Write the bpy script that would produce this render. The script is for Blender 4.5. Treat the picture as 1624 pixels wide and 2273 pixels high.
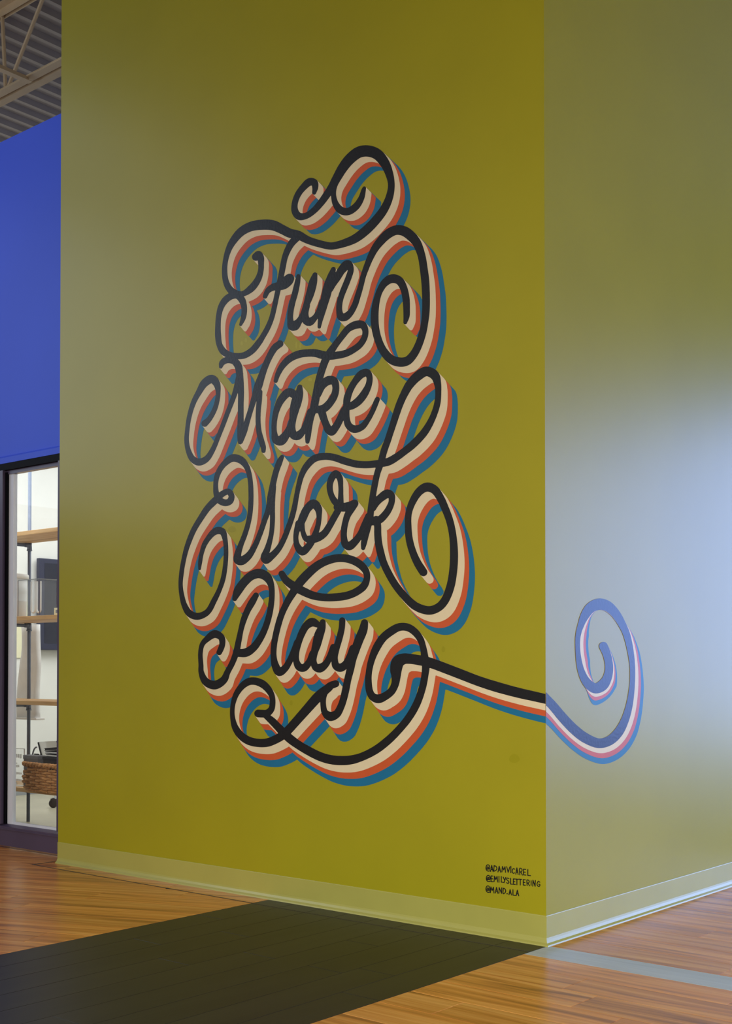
import bpy, bmesh, math, random
import numpy as np
from mathutils import Vector, Matrix
random.seed(7)
sc = bpy.context.scene
for o in list(bpy.data.objects): bpy.data.objects.remove(o)
COL = sc.collection
PI = math.pi
# ------------------------------------------------------------------ camera
# level-ish shift-lens camera; frame taken as 1624 x 2273 px
W_PX, H_PX = 1624., 2273.
F_PX = 2730.; YAW = math.radians(40.1); TILT = math.radians(.98)
PPX, PPY = 812., 1481. - F_PX * math.tan(TILT)
CAM = np.array([2.2463, -3.6234, .951])
FW = np.array([-math.sin(YAW)*math.cos(TILT), math.cos(YAW)*math.cos(TILT), math.sin(TILT)])
RT = np.array([math.cos(YAW), math.sin(YAW), 0.]); UP = np.cross(RT, FW)
cd = bpy.data.cameras.new('camera'); cam = bpy.data.objects.new('camera', cd); COL.objects.link(cam)
cd.sensor_fit = 'HORIZONTAL'; cd.sensor_width = 24.; cd.lens = F_PX / W_PX * 24.
cd.shift_x = 0.; cd.shift_y = (PPY - H_PX/2) / W_PX
cam.matrix_world = Matrix(((RT[0], UP[0], -FW[0], CAM[0]), (RT[1], UP[1], -FW[1], CAM[1]), (RT[2], UP[2], -FW[2], CAM[2]), (0, 0, 0, 1)))
sc.camera = cam
# ------------------------------------------------------------------ world, daylight, exposure
wd = bpy.data.worlds.new('world'); sc.world = wd; wd.use_nodes = True
bg = wd.node_tree.nodes['Background']; bg.inputs[0].default_value = (1., .95, .86, 1); bg.inputs[1].default_value = .33
vs = sc.view_settings
vs.view_transform = 'Standard'; vs.look = 'None'; vs.gamma = 1; vs.exposure = 0; vs.use_curve_mapping = False
def area(name, loc, to, sx, sy, col, radiance, spread=180):
    l = bpy.data.lights.new(name, 'AREA'); l.shape = 'RECTANGLE'; l.size = sx; l.size_y = sy; l.color = col
    l.energy = radiance * PI * sx * sy; l.spread = math.radians(spread)
    o = bpy.data.objects.new(name, l); COL.objects.link(o); o.location = loc
    o.rotation_euler = Vector(to).to_track_quat('-Z', 'Y').to_euler(); return o
# daylight in the far glazed shopfront (three bays), added fills beside and behind the camera, high side windows, room lamp plus an added strip
for cx in (1.6, 4.05, 6.5, 8.95):
    area('shopfront_daylight', (cx, 8.98, 1.87), (0, -1, 0), 2.3, 3.54, (.23, .40, 1.), 7.2)
area('side_wall_fill', (9.4, 3.6, 1.5), (-1, 0, -.62), 6., 2.6, (.72, 1., .84), 2.7, 100)  # added soft light to brighten the side wall; no such window known
area('rear_fill_light', (5.2, -7.5, 2.1), (-.25, 1, -.58), 8., 3.6, (1., .955, .86), 3.9, 98)  # added fill for the lettered wall, kept out of its mirror directions
area('side_window_daylight', (-5.2, -2.3, 3.2), (1, 0, 0), 3.4, 2.2, (.62, .78, 1.), 1.7)
area('side_window_daylight', (-5.2, -2.3, 4.85), (1, 0, 0), 3.4, .6, (.62, .78, 1.), 1.3)
area('room_lamp_and_fill', (-4.1, 2.2, 2.74), (0, 0, -1), 2.0, 3.2, (.97, .985, 1.), 2.5)
area('room_lamp_and_fill', (-3.9, .38, 2.74), (0, .7, -1), 2.4, .14, (.97, .985, 1.), 22.)  # added strip lighting the shelf's front faces, not a known lamp

# ------------------------------------------------------------------ helpers
def lin(c):
    return tuple(((v/255)/12.92 if v/255 <= .04045 else ((v/255+.055)/1.055)**2.4) for v in c) + (1,)
def nmat(name):
    m = bpy.data.materials.new(name); m.use_nodes = True; nt = m.node_tree
    return m, nt, nt.nodes['Principled BSDF']
def mat(name, col, rough=.5, metal=0., spec=.5, var=0., vscale=6., bump=0., bscale=200., stretch=(1, 1, 1), dist=.002):
    m, nt, b = nmat(name)
    c = tuple(col) if len(col) == 4 else tuple(col) + (1,)
    b.inputs['Roughness'].default_value = rough; b.inputs['Metallic'].default_value = metal
    b.inputs['Specular IOR Level'].default_value = spec
    tc = nt.nodes.new('ShaderNodeTexCoord'); mp = nt.nodes.new('ShaderNodeMapping'); mp.inputs['Scale'].default_value = stretch
    nt.links.new(tc.outputs['Object'], mp.inputs[0])
    n = nt.nodes.new('ShaderNodeTexNoise'); n.inputs['Scale'].default_value = vscale; n.inputs['Detail'].default_value = 4
    nt.links.new(mp.outputs[0], n.inputs['Vector'])
    r = nt.nodes.new('ShaderNodeValToRGB'); e = r.color_ramp.elements
    e[0].position = .3; e[1].position = .7
    e[0].color = tuple(v*(1-var) for v in c[:3]) + (1,); e[1].color = tuple(min(1, v*(1+var)) for v in c[:3]) + (1,)
    nt.links.new(n.outputs['Fac'], r.inputs[0]); nt.links.new(r.outputs[0], b.inputs['Base Color'])
    if bump:
        n2 = nt.nodes.new('ShaderNodeTexNoise'); n2.inputs['Scale'].default_value = bscale; n2.inputs['Detail'].default_value = 2
        nt.links.new(mp.outputs[0], n2.inputs['Vector'])
        bp = nt.nodes.new('ShaderNodeBump'); bp.inputs['Strength'].default_value = bump; bp.inputs['Distance'].default_value = dist
        nt.links.new(n2.outputs['Fac'], bp.inputs['Height']); nt.links.new(bp.outputs[0], b.inputs['Normal'])
    return m
def wood(name, dark, mid, light, rough=.3, grain=26., rnd=.25, spec=.5):
    m, nt, b = nmat(name); L = nt.links.new
    tc = nt.nodes.new('ShaderNodeTexCoord'); oi = nt.nodes.new('ShaderNodeObjectInfo')
    mul = nt.nodes.new('ShaderNodeVectorMath'); mul.operation = 'SCALE'; mul.inputs[3].default_value = 37.
    cmb = nt.nodes.new('ShaderNodeCombineXYZ')
    for k in range(3): L(oi.outputs['Random'], cmb.inputs[k])
    L(cmb.outputs[0], mul.inputs[0])
    add = nt.nodes.new('ShaderNodeVectorMath'); L(tc.outputs['Object'], add.inputs[0]); L(mul.outputs[0], add.inputs[1])
    mp = nt.nodes.new('ShaderNodeMapping'); mp.inputs['Scale'].default_value = (1.3, grain, 10); L(add.outputs[0], mp.inputs[0])
    n1 = nt.nodes.new('ShaderNodeTexNoise'); n1.inputs['Scale'].default_value = 1.; n1.inputs['Detail'].default_value = 6; n1.inputs['Distortion'].default_value = .8
    L(mp.outputs[0], n1.inputs['Vector'])
    r = nt.nodes.new('ShaderNodeValToRGB'); el = r.color_ramp.elements
    el[0].position = .28; el[0].color = lin(dark); el[1].position = .72; el[1].color = lin(light)
    x = el.new(.48); x.color = lin(mid)
    L(n1.outputs['Fac'], r.inputs[0])
    mp2 = nt.nodes.new('ShaderNodeMapping'); mp2.inputs['Scale'].default_value = (5, grain*5, 10); L(add.outputs[0], mp2.inputs[0])
    n2 = nt.nodes.new('ShaderNodeTexNoise'); n2.inputs['Scale'].default_value = 1.; n2.inputs['Detail'].default_value = 3; L(mp2.outputs[0], n2.inputs['Vector'])
    hsv = nt.nodes.new('ShaderNodeHueSaturation'); L(r.outputs[0], hsv.inputs['Color'])
    ma = nt.nodes.new('ShaderNodeMath'); ma.operation = 'MULTIPLY_ADD'; ma.inputs[1].default_value = .35; ma.inputs[2].default_value = .825
    L(n2.outputs['Fac'], ma.inputs[0])
    mb = nt.nodes.new('ShaderNodeMath'); mb.operation = 'MULTIPLY_ADD'; mb.inputs[1].default_value = rnd; mb.inputs[2].default_value = 1 - rnd/2
    L(oi.outputs['Random'], mb.inputs[0])
    mc = nt.nodes.new('ShaderNodeMath'); mc.operation = 'MULTIPLY'; L(ma.outputs[0], mc.inputs[0]); L(mb.outputs[0], mc.inputs[1])
    L(mc.outputs[0], hsv.inputs['Value']); L(hsv.outputs[0], b.inputs['Base Color'])
    b.inputs['Roughness'].default_value = rough; b.inputs['Specular IOR Level'].default_value = spec
    bp = nt.nodes.new('ShaderNodeBump'); bp.inputs['Strength'].default_value = .12; bp.inputs['Distance'].default_value = .001
    L(n2.outputs['Fac'], bp.inputs['Height']); L(bp.outputs[0], b.inputs['Normal'])
    return m
def glassy(name, tint=(1, 1, 1), refl=.6, rough=.02):
    m = bpy.data.materials.new(name); m.use_nodes = True; nt = m.node_tree; nt.nodes.clear(); L = nt.links.new
    out = nt.nodes.new('ShaderNodeOutputMaterial'); mx = nt.nodes.new('ShaderNodeMixShader')
    tr = nt.nodes.new('ShaderNodeBsdfTransparent'); tr.inputs[0].default_value = tuple(tint)+(1,)
    gl = nt.nodes.new('ShaderNodeBsdfGlossy'); gl.inputs['Roughness'].default_value = rough
    fr = nt.nodes.new('ShaderNodeLayerWeight'); fr.inputs[0].default_value = .5
    pw = nt.nodes.new('ShaderNodeMath'); pw.operation = 'POWER'; pw.inputs[1].default_value = 5.; L(fr.outputs['Facing'], pw.inputs[0])
    ml = nt.nodes.new('ShaderNodeMath'); ml.operation = 'MULTIPLY_ADD'; ml.inputs[1].default_value = .9*refl; ml.inputs[2].default_value = .04*refl
    L(pw.outputs[0], ml.inputs[0]); L(ml.outputs[0], mx.inputs[0]); L(tr.outputs[0], mx.inputs[1]); L(gl.outputs[0], mx.inputs[2]); L(mx.outputs[0], out.inputs[0])
    return m
def obj(name, me, m, parent=None, loc=None, rotz=0):
    if isinstance(me, bmesh.types.BMesh):
        bmesh.ops.recalc_face_normals(me, faces=me.faces)
        d = bpy.data.meshes.new(name); me.to_mesh(d); me.free(); me = d
    o = bpy.data.objects.new(name, me); COL.objects.link(o)
    if m is not None and not me.materials: me.materials.append(m)
    if loc is not None: o.location = loc
    o.rotation_euler[2] = rotz
    if parent is not None: o.parent = parent
    return o
def tag(o, label, cat, group=None):
    o['label'] = label; o['category'] = cat
    if group: o['group'] = group
    return o
def struct(name, bm, m, parent=None, label=None, loc=None):
    o = obj(name, bm, m, parent, loc)
    if parent is None: o['kind'] = 'structure'
    if label: o['label'] = label
    return o
def thing(name, label, cat, loc=(0, 0, 0), group=None, rotz=0):
    o = bpy.data.objects.new(name, None); COL.objects.link(o); o.location = loc; o.empty_display_size = .05
    o.rotation_euler[2] = rotz
    return tag(o, label, cat, group)
def NB(): return bmesh.new()
def box(bm, x0, x1, y0, y1, z0, z1, bev=0.):
    r = bmesh.ops.create_cube(bm, size=1.)
    vs_ = r['verts']
    for v in vs_: v.co = Vector(((x0+x1)/2+v.co.x*(x1-x0), (y0+y1)/2+v.co.y*(y1-y0), (z0+z1)/2+v.co.z*(z1-z0)))
    if bev:
        es = list({e for v in vs_ for e in v.link_edges})
        bmesh.ops.bevel(bm, geom=es, offset=bev, segments=2, affect='EDGES', profile=.6)
    return bm
def B(*a, **k): return box(NB(), *a, **k)
def prism(bm, pts, axis, a0, a1):
    """polygon pts in the plane perpendicular to axis, extruded a0..a1"""
    def P(u, v, w):
        return {'x': (w, u, v), 'y': (u, w, v), 'z': (u, v, w)}[axis]
    A = [bm.verts.new(P(u, v, a0)) for u, v in pts]; Bv = [bm.verts.new(P(u, v, a1)) for u, v in pts]
    n = len(pts); bm.faces.new(A); bm.faces.new(Bv[::-1])
    for i in range(n): bm.faces.new((A[i], Bv[i], Bv[(i+1) % n], A[(i+1) % n]))
    return bm
def tube(bm, pts, r, n=10, closed=False, caps=True):
    pts = [Vector(p) for p in pts]; N = len(pts); rings = []; prev = None
    for i, p in enumerate(pts):
        if closed: t = pts[(i+1) % N]-pts[i-1]
        else: t = pts[min(i+1, N-1)]-pts[max(i-1, 0)]
        t.normalize()
        if prev is None:
            a = Vector((0, 0, 1)) if abs(t.z) < .9 else Vector((1, 0, 0)); u = t.cross(a).normalized()
        else:
            u = (prev - t*prev.dot(t)).normalized()
        prev = u; w = t.cross(u); rr = r[i] if isinstance(r, (list, tuple)) else r
        rings.append([bm.verts.new(p+u*rr*math.cos(2*PI*k/n)+w*rr*math.sin(2*PI*k/n)) for k in range(n)])
    for i in range(N if closed else N-1):
        a, b = rings[i], rings[(i+1) % N]
        for k in range(n): bm.faces.new((a[k], a[(k+1) % n], b[(k+1) % n], b[k]))
    if not closed and caps: bm.faces.new(rings[0][::-1]); bm.faces.new(rings[-1])
    return bm
def lathe(bm, prof, n=32, cx=0, cy=0):
    rings = [[bm.verts.new((cx+r*math.cos(2*PI*k/n), cy+r*math.sin(2*PI*k/n), z)) for k in range(n)] for r, z in prof]
    for a, b in zip(rings, rings[1:]):
        for k in range(n): bm.faces.new((a[k], a[(k+1) % n], b[(k+1) % n], b[k]))
    bm.faces.new(rings[0][::-1]); bm.faces.new(rings[-1]); return bm
def smooth(o):
    for p in o.data.polygons: p.use_smooth = True
    return o
# photo pixel -> ray; the wall or floor it meets gives the distance
def ray(px, py): return FW + RT*(px-PPX)/F_PX - UP*(py-PPY)/F_PX
def on_y(px, py, y=0.):
    d = ray(px, py); return CAM + d*(y-CAM[1])/d[1]
def on_x(px, py, x=0.):
    d = ray(px, py); return CAM + d*(x-CAM[0])/d[0]

# ------------------------------------------------------------------ materials
M = {}
M['olive'] = mat('olive_wall_paint', (.352, .318, .009), .34, var=.035, vscale=2.2, bump=.10, bscale=260, dist=.001)
M['olive2'] = M['olive']
M['base'] = mat('vinyl_base', (.41, .395, .09), .24, spec=.9, var=.03, vscale=5)
M['blue'] = mat('blue_wall_paint', (.026, .085, .80), .45, spec=.32, var=.03, vscale=2, bump=.08, bscale=260, dist=.001)
M['frame'] = mat('dark_bronze_frame', lin((78, 68, 92)), .35, var=.05)
M['frameL'] = mat('aluminium_pale_sheen', lin((222, 226, 238)), .35, metal=0., var=.03)  # pale tone paints in the light reflected off the mullion bead
M['gasket'] = mat('black_gasket', (.003, .003, .005), .6, spec=.1)
M['glass'] = glassy('window_glass', (.97, .985, .98), .55)
M['acrylic'] = glassy('clear_acrylic', (.985, .988, .99), .8)
M['white_wall'] = mat('white_wall_paint', (.80, .80, .77), .6, var=.02)
M['concrete'] = mat('polished_concrete', lin((178, 172, 150)), .35, var=.12, vscale=3.5)
M['deck'] = mat('painted_metal_deck', lin((176, 170, 166)), .5, var=.05)
M['joist'] = mat('cream_joist_paint', lin((222, 200, 164)), .5, var=.06)
M['dark_wall'] = mat('charcoal_wall_paint', (.05, .05, .045), .7)
M['ceil_in'] = mat('ceiling_white', (.75, .75, .74), .8)
M['wood'] = wood('wood_plank', (150, 90, 40), (214, 138, 60), (240, 174, 92), .27, grain=24, rnd=.22, spec=.35)
M['woodR'] = M['wood']
M['dark'] = wood('charcoal_plank', (29, 27, 21), (36, 34, 26), (42, 40, 31), .40, grain=18, rnd=.14, spec=.28)
M['grey'] = wood('grey_plank', (172, 182, 184), (186, 195, 198), (198, 206, 207), .3, grain=14, rnd=.1)
M['under'] = mat('floor_underlay', lin((150, 98, 50)), .5)
M['seam'] = mat('floor_seam_filler', lin((58, 54, 46)), .5)
PB = dict(var=.05, vscale=40, bump=.35, bscale=90, dist=.001)
M['ink'] = mat('black_mural_paint', (.0075, .0078, .010), .33, **PB)
M['cream'] = mat('cream_mural_paint', (.78, .66, .43), .4, var=.02, vscale=20)
M['red'] = mat('red_orange_mural_paint', (.60, .098, .024), .4, var=.03, vscale=20)
M['teal'] = mat('blue_mural_paint', (.005, .155, .31), .4, var=.03, vscale=20)
M['pipe'] = mat('grey_iron_pipe', lin((100, 110, 132)), .42, metal=.1, var=.08, vscale=30)
M['shelf'] = wood('pine_board', (150, 98, 48), (202, 158, 104), (222, 186, 138), .5, grain=30, rnd=.1)
M['white_plastic'] = mat('white_plastic', (.92, .93, .94), .4)
M['tube_white'] = mat('white_tube', (.96, .96, .97), .3)
M['screen'] = mat('dark_screen', (.017, .020, .038), .25)
M['bezel'] = mat('dark_bezel', (.026, .030, .066), .4)
M['wicker'] = mat('wicker', lin((196, 140, 84)), .6, var=.45, vscale=60, bump=.5, bscale=220, stretch=(1, 1, 4))
M['box_grey'] = mat('grey_file_board', lin((128, 128, 134)), .55, var=.05)
M['black_stuff'] = mat('black_board', (.010, .010, .013), .45)
M['paper'] = mat('white_paper', (.82, .82, .76), .7)
M['cloth'] = mat('white_cloth', (.90, .89, .89), .8, var=.05, vscale=14)
M['yellow_paper'] = mat('pale_yellow_panel', (.82, .79, .55), .8)
M['card'] = mat('cream_card', lin((225, 220, 185)), .7, var=.05)
M['rubber'] = mat('dark_rubber', lin((48, 42, 46)), .5)
M['greybase'] = mat('grey_base', lin((150, 155, 160)), .5)
M['print'] = mat('white_print', (.9, .9, .92), .5)

# ------------------------------------------------------------------ big structure
XL = -2.762      # left end of the olive block
CEIL = 5.3
wl = struct('wall_left', B(XL, 0, 0, .14, 0, CEIL), M['olive'], label='olive green painted wall carrying the lettering')
wr = struct('wall_right', B(-.14, 0, .14, 7.2, 0, CEIL), M['olive'], label='olive green painted side wall catching bluish daylight')
wb = NB()
box(wb, -5.72, XL, .13, .28, 2.07, 3.77); box(wb, -5.72, -3.62, .13, .28, 0, 2.07)
box(wb, XL, -2.30, .141, .28, 0, 3.77)
struct('wall_blue', wb, M['blue'], label='cobalt blue wall above the glazed opening')
struct('trim_1', prism(NB(), [(.116, 2.031), (.1295, 2.031), (.1295, 2.071), (.122, 2.071), (.116, 2.062)], 'x', -3.60, XL-.001), M['blue'], label='blue bevelled trim along the head of the glazing')
# floor slab under the planks
fl = struct('floor', B(-6.0, 10.3, -6.0, 9.0, -.06, -.004), M['under'], label='plank floor of orange wood with a charcoal band and a grey strip')
# deck ceiling: trapezoid ribs running along y, pitch 152 mm
dk = NB(); pts = []
x = -9.; 
while x < 10.2:
    pts += [(x, CEIL+.04), (x+.098, CEIL+.04), (x+.108, CEIL), (x+.142, CEIL)]; x += .152
va = [dk.verts.new((u, -6., v)) for u, v in pts]; vb = [dk.verts.new((u, 9., v)) for u, v in pts]
for i in range(len(pts)-1): dk.faces.new((va[i], va[i+1], vb[i+1], vb[i]))
ceil = struct('ceiling', dk, M['deck'], label='ribbed metal roof deck high overhead')
# far shopfront wall with three glazed bays, and side wall with high windows (they let the daylight in)
wf = NB()
box(wf, .15, 10.3, 9., 9.15, 3.68, CEIL)
for x0 in (.15, 2.75, 5.20, 7.65, 10.1): box(wf, x0, x0+.15, 9., 9.15, 0, 3.68)
struct('wall_far', wf, M['dark_wall'])
ws = NB()
box(ws, -5.9, -5.75, -6, .13, 0, 2.1); box(ws, -5.9, -5.75, -6, .13, 4.3, 4.55)
box(ws, -5.9, -5.75, -6, -4., 2.1, CEIL); box(ws, -5.9, -5.75, -.6, .13, 2.1, CEIL)
struct('wall_side', ws, M['white_wall'])
# small room behind the glass
XB = -5.62
struct('wall_back', B(XB-.1, XB, .28, 4.4, 0, 2.8), M['white_wall'])
struct('wall_back_2', B(XB, -2.3, 4.4, 4.5, 0, 2.8), M['white_wall'])
struct('wall_back_3', B(-2.3, -2.2, .28, 4.5, 0, 2.8), M['white_wall'])
wi_ = NB(); box(wi_, XB, -3.62, .281, .30, 0, 2.8); box(wi_, -3.62, -2.3, .281, .30, 2.07, 2.8); box(wi_, -2.9, -2.3, .281, .30, 0, 2.07)
struct('wall_lining_added', wi_, M['white_wall'])  # added unseen white lining; keeps blue bounce off the things on the shelf
struct('ceiling_2', B(XB, -2.3, .28, 4.4, 2.8, 2.86), M['ceil_in'])
struct('floor_2', B(XB, -2.3, .20, 4.4, -.004, .0), M['concrete'], label='pale concrete floor behind the glass')
struct('baseboard_back', B(XB, XB+.012, .28, 4.4, 0, .06), M['greybase'])

# vinyl cove base with a flared toe, mitred round the corner
prof = [(0, .1016), (.0022, .1016), (.003, .0995), (.003, .026), (.0045, .019), (.009, .010), (.016, .0045), (.018, 0), (0, 0)]
def cove(axis, a0, a1, m0, m1):
    bm = NB(); R0, R1 = [], []
    for d, z in prof:
        if axis == 'x': R0.append(bm.verts.new((a0-d*m0, -d, z))); R1.append(bm.verts.new((a1+d*m1, -d, z)))
        else: R0.append(bm.verts.new((d, a0-d*m0, z))); R1.append(bm.verts.new((d, a1+d*m1, z)))
    n = len(prof)
    for i in range(n): bm.faces.new((R0[i], R1[i], R1[(i+1) % n], R0[(i+1) % n]))
    bm.faces.new(R0); bm.faces.new(R1[::-1]); return bm
struct('baseboard_left', cove('x', XL, 0, 0, 1), M['base'], label='yellowish vinyl cove base along the lettered wall')
struct('baseboard_right', cove('y', 0, 7.2, 1, 0), M['base'], label='vinyl cove base along the side wall')

# ------------------------------------------------------------------ planks
def clip(poly, a, b, c):           # keep a*x+b*y<=c
    out = []
    for i in range(len(poly)):
        p, q = poly[i], poly[(i+1) % len(poly)]
        dp, dq = a*p[0]+b*p[1]-c, a*q[0]+b*q[1]-c
        if dp <= 0: out.append(p)
        if (dp < 0 < dq) or (dq < 0 < dp):
            t = dp/(dp-dq); out.append((p[0]+t*(q[0]-p[0]), p[1]+t*(q[1]-p[1])))
    return out
def area2(p): return .5*sum(p[i][0]*p[(i+1) % len(p)][1]-p[(i+1) % len(p)][0]*p[i][1] for i in range(len(p)))
def plank(poly, ang, m, gap=.0005):
    if len(poly) < 3 or abs(area2(poly)) < 4e-4: return
    if area2(poly) < 0: poly = poly[::-1]
    cx = sum(p[0] for p in poly)/len(poly); cy = sum(p[1] for p in poly)/len(poly)
    ca, sa = math.cos(-ang), math.sin(-ang)
    loc = [((x-cx)*ca-(y-cy)*sa, (x-cx)*sa+(y-cy)*ca) for x, y in poly]
    n = len(loc); bm = NB()
    def inset(d):
        o = []
        for i in range(n):
            p0, p1, p2 = Vector(loc[i-1]), Vector(loc[i]), Vector(loc[(i+1) % n])
            e1 = (p1-p0); e2 = (p2-p1)
            if e1.length < 1e-6 or e2.length < 1e-6: o.append(tuple(p1)); continue
            e1.normalize(); e2.normalize(); n1 = Vector((-e1.y, e1.x)); n2 = Vector((-e2.y, e2.x)); k = 1+n1.dot(n2)
            o.append(tuple(p1+(n1+n2)*d/max(k, .2)))
        return o
    A = [bm.verts.new((u, v, -.004)) for u, v in inset(gap)]
    Bq = [bm.verts.new((u, v, -.0008)) for u, v in inset(gap)]
    T = [bm.verts.new((u, v, 0.)) for u, v in inset(gap+.0009)]
    bm.faces.new(T)
    for i in range(n):
        j = (i+1) % n
        bm.faces.new((A[i], A[j], Bq[j], Bq[i])); bm.faces.new((Bq[i], Bq[j], T[j], T[i]))
    obj('plank', bm, m, fl, (cx, cy, 0), ang)
PW, PL = .1524, 1.22
rnd = random.Random(3)
# charcoal band: planks along y, from y=0 to the front
XD0, XD1 = -1.312, .008
nw = 9; wdt = (XD1-XD0)/nw
for i in range(nw):
    x0 = XD0+i*wdt
    plank([(x0, -.113), (x0+wdt, -.113), (x0+wdt, .0), (x0, .0)], PI/2, M['dark'])
    y = -.113 - (.35 + .61*((i*3) % 5)/5 + rnd.uniform(-.1, .1))
    yt = -.113
    while yt > -3.4:
        yb = max(y, -3.4)
        plank([(x0, yb), (x0+wdt, yb), (x0+wdt, yt), (x0, yt)], PI/2, M['dark']); yt = yb; y = yb-PL
# grey strip along x
x0 = XD1
for x1 in (.75, 1.97, 3.19, 4.4):
    plank([(x0, -.1524), (x1, -.1524), (x1, 0), (x0, 0)], 0, M['grey']); x0 = x1
# wood aligned with the walls, right of the band
def rows(y0, nrow, sgn, xs, xe, starts):
    for r in range(nrow):
        ya = y0+sgn*r*PW; yb = ya+sgn*PW; lo, hi = min(ya, yb), max(ya, yb)
        xj = starts.get(r, xs+rnd.uniform(.1, 1.2)); xp = xs
        while xp < xe:
            q = min(xj, xe)
            if q-xp > .02: plank([(xp, lo), (q, lo), (q, hi), (xp, hi)], 0, M['wood'])
            xp = q; xj = q+PL
rows(-.1524, 13, -1, XD1, 3.6, {0: .78, 1: .335, 2: .455, 3: .62, 4: .20})
rows(0., 15, 1, 0., 3.6, {0: .62, 1: .95, 2: .60, 3: .34, 4: .52})
# wood turned by 22.5 degrees, left of the band
AN = math.radians(22.5); u = (math.cos(AN), math.sin(AN)); v = (-math.sin(AN), math.cos(AN))
ox, oy = -1.418, -1.113            # a measured end joint
regs = [[(1, 0, -1.312), (0, 1, -.113)], [(1, 0, -2.803), (0, 1, .128), (0, -1, .113)], [(1, 0, -1.312), (-1, 0, 2.803), (0, 1, 0.), (0, -1, .113)]]
stag = {0: 0., 1: .58, 2: .25, 3: .83, 4: .43, 5: .11, 6: .70}
for r in range(-16, 16):
    s0 = stag[(r*2) % 7]*PL
    for k in range(-5, 4):
        a0 = s0+k*PL; a1 = a0+PL; b0 = r*PW; b1 = b0+PW
        P4 = [(ox+a*u[0]+b*v[0], oy+a*u[1]+b*v[1]) for a, b in ((a0, b0), (a1, b0), (a1, b1), (a0, b1))]
        if max(p[0] for p in P4) < -4.6 or max(p[1] for p in P4) < -3.4: continue
        for rg in regs:
            q = P4
            for h in rg:
                q = clip(q, *h)
                if len(q) < 3: break
            if len(q) >= 3: plank(q, AN, M['wood'])
# the thin dark seam parallel to the wall, and its short return
sm = NB(); box(sm, -2.81, 0., -.1165, -.1095, -.003, .0009); box(sm, -2.811, -2.804, -.1165, .126, -.003, .0009)
struct('trim_2', sm, M['seam'], label='thin dark seam in the floor parallel to the wall')

# ------------------------------------------------------------------ glazing in the blue wall
zb, zt = .122, 1.985
win = struct('window_1', B(-3.60, XL-.002, .118, .165, 0.012, .098), M['frame'], label='glazed opening with a dark bronze frame below the blue wall')
def wpart(n, bm, m, lab=None):
    o = obj(n, bm, m, win)
    if lab: o['label'] = lab
    return o
wpart('kick_rail', B(-3.60, XL-.002, .110, .165, .098, .104), M['frame'])
wpart('sill', prism(NB(), [(.114, .104), (.165, .104), (.165, .124), (.140, .124), (.114, .113)], 'x', -3.60, XL-.002), M['frame'])
wpart('glazing_bead', B(-3.40, XL-.02, .145, .163, .124, .136), M['frameL'])
wpart('head', B(-3.60, XL-.002, .118, .165, 1.995, 2.030), M['gasket'])
wpart('head_bead', B(-3.60, XL-.002, .135, .165, 1.975, 1.995), M['frame'])
wpart('mullion', B(-3.55, -3.417, .112, .165, .124, 1.995), M['frame'])
wpart('gasket', B(-3.417, -3.402, .128, .165, .124, 1.985), M['gasket'])
wpart('mullion_bead', B(-3.402, -3.362, .142, .166, .124, 1.985), M['frameL'], 'aluminium bead beside the mullion, painted pale for the light it reflects')
wpart('jamb', B(-2.98+.04, XL-.002, .118, .165, .124, 1.995), M['frame'])
wpart('pane', B(-3.40, -2.93, .150, .154, .13, 1.985), M['glass'])
# ------------------------------------------------------------------ roof joist
jx0, jx1, jy, jb, jt = -8.2, -2.4, .985, 4.70, 5.29
j = thing('roof_joist', 'cream steel open-web joist under the ribbed deck', 'joist', ((jx0+jx1)/2, jy, jb))
jc = ((jx0+jx1)/2, jy, jb)
def jp(n, bm): 
    for v_ in bm.verts: v_.co -= Vector(jc)
    return obj(n, bm, M['joist'], j)
def angle_bar(y0, s, z0, up):
    """an L section running along x; s is the side the flat leg points to"""
    t = .006; a = .055
    bm = NB()
    box(bm, jx0, jx1, min(y0, y0+s*a), max(y0, y0+s*a), z0 if up else z0-t, z0+t if up else z0)
    box(bm, jx0, jx1, min(y0, y0+s*t), max(y0, y0+s*t), z0+t if up else z0-a, z0+a if up else z0-t)
    return bm
jp('bottom_chord', angle_bar(jy-.012, -1, jb, True)); jp('bottom_chord', angle_bar(jy+.012, 1, jb, True))
jp('top_chord', angle_bar(jy-.012, -1, jt, False)); jp('top_chord', angle_bar(jy+.012, 1, jt, False))
for k in range(-3, 3):
    xn = -4.726+k*1.22
    for dx in (-.045, .46):
        if jx0 < xn+dx < jx1: jp('web', tube(NB(), [(xn, jy, jb+.02), (xn+dx, jy, jt-.02)], .013, 8))
br = thing('bridging_bar', 'thin cream steel bar crossing below the ribbed deck beside the roof joist', 'bar', (-4.385, .14, 4.673))
obj('angle_leg', B(-.022, .022, -.8, .8, -.005, .0), M['joist'], br); obj('angle_web', B(-.022, -.017, -.8, .8, .0, .04), M['joist'], br)
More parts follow.
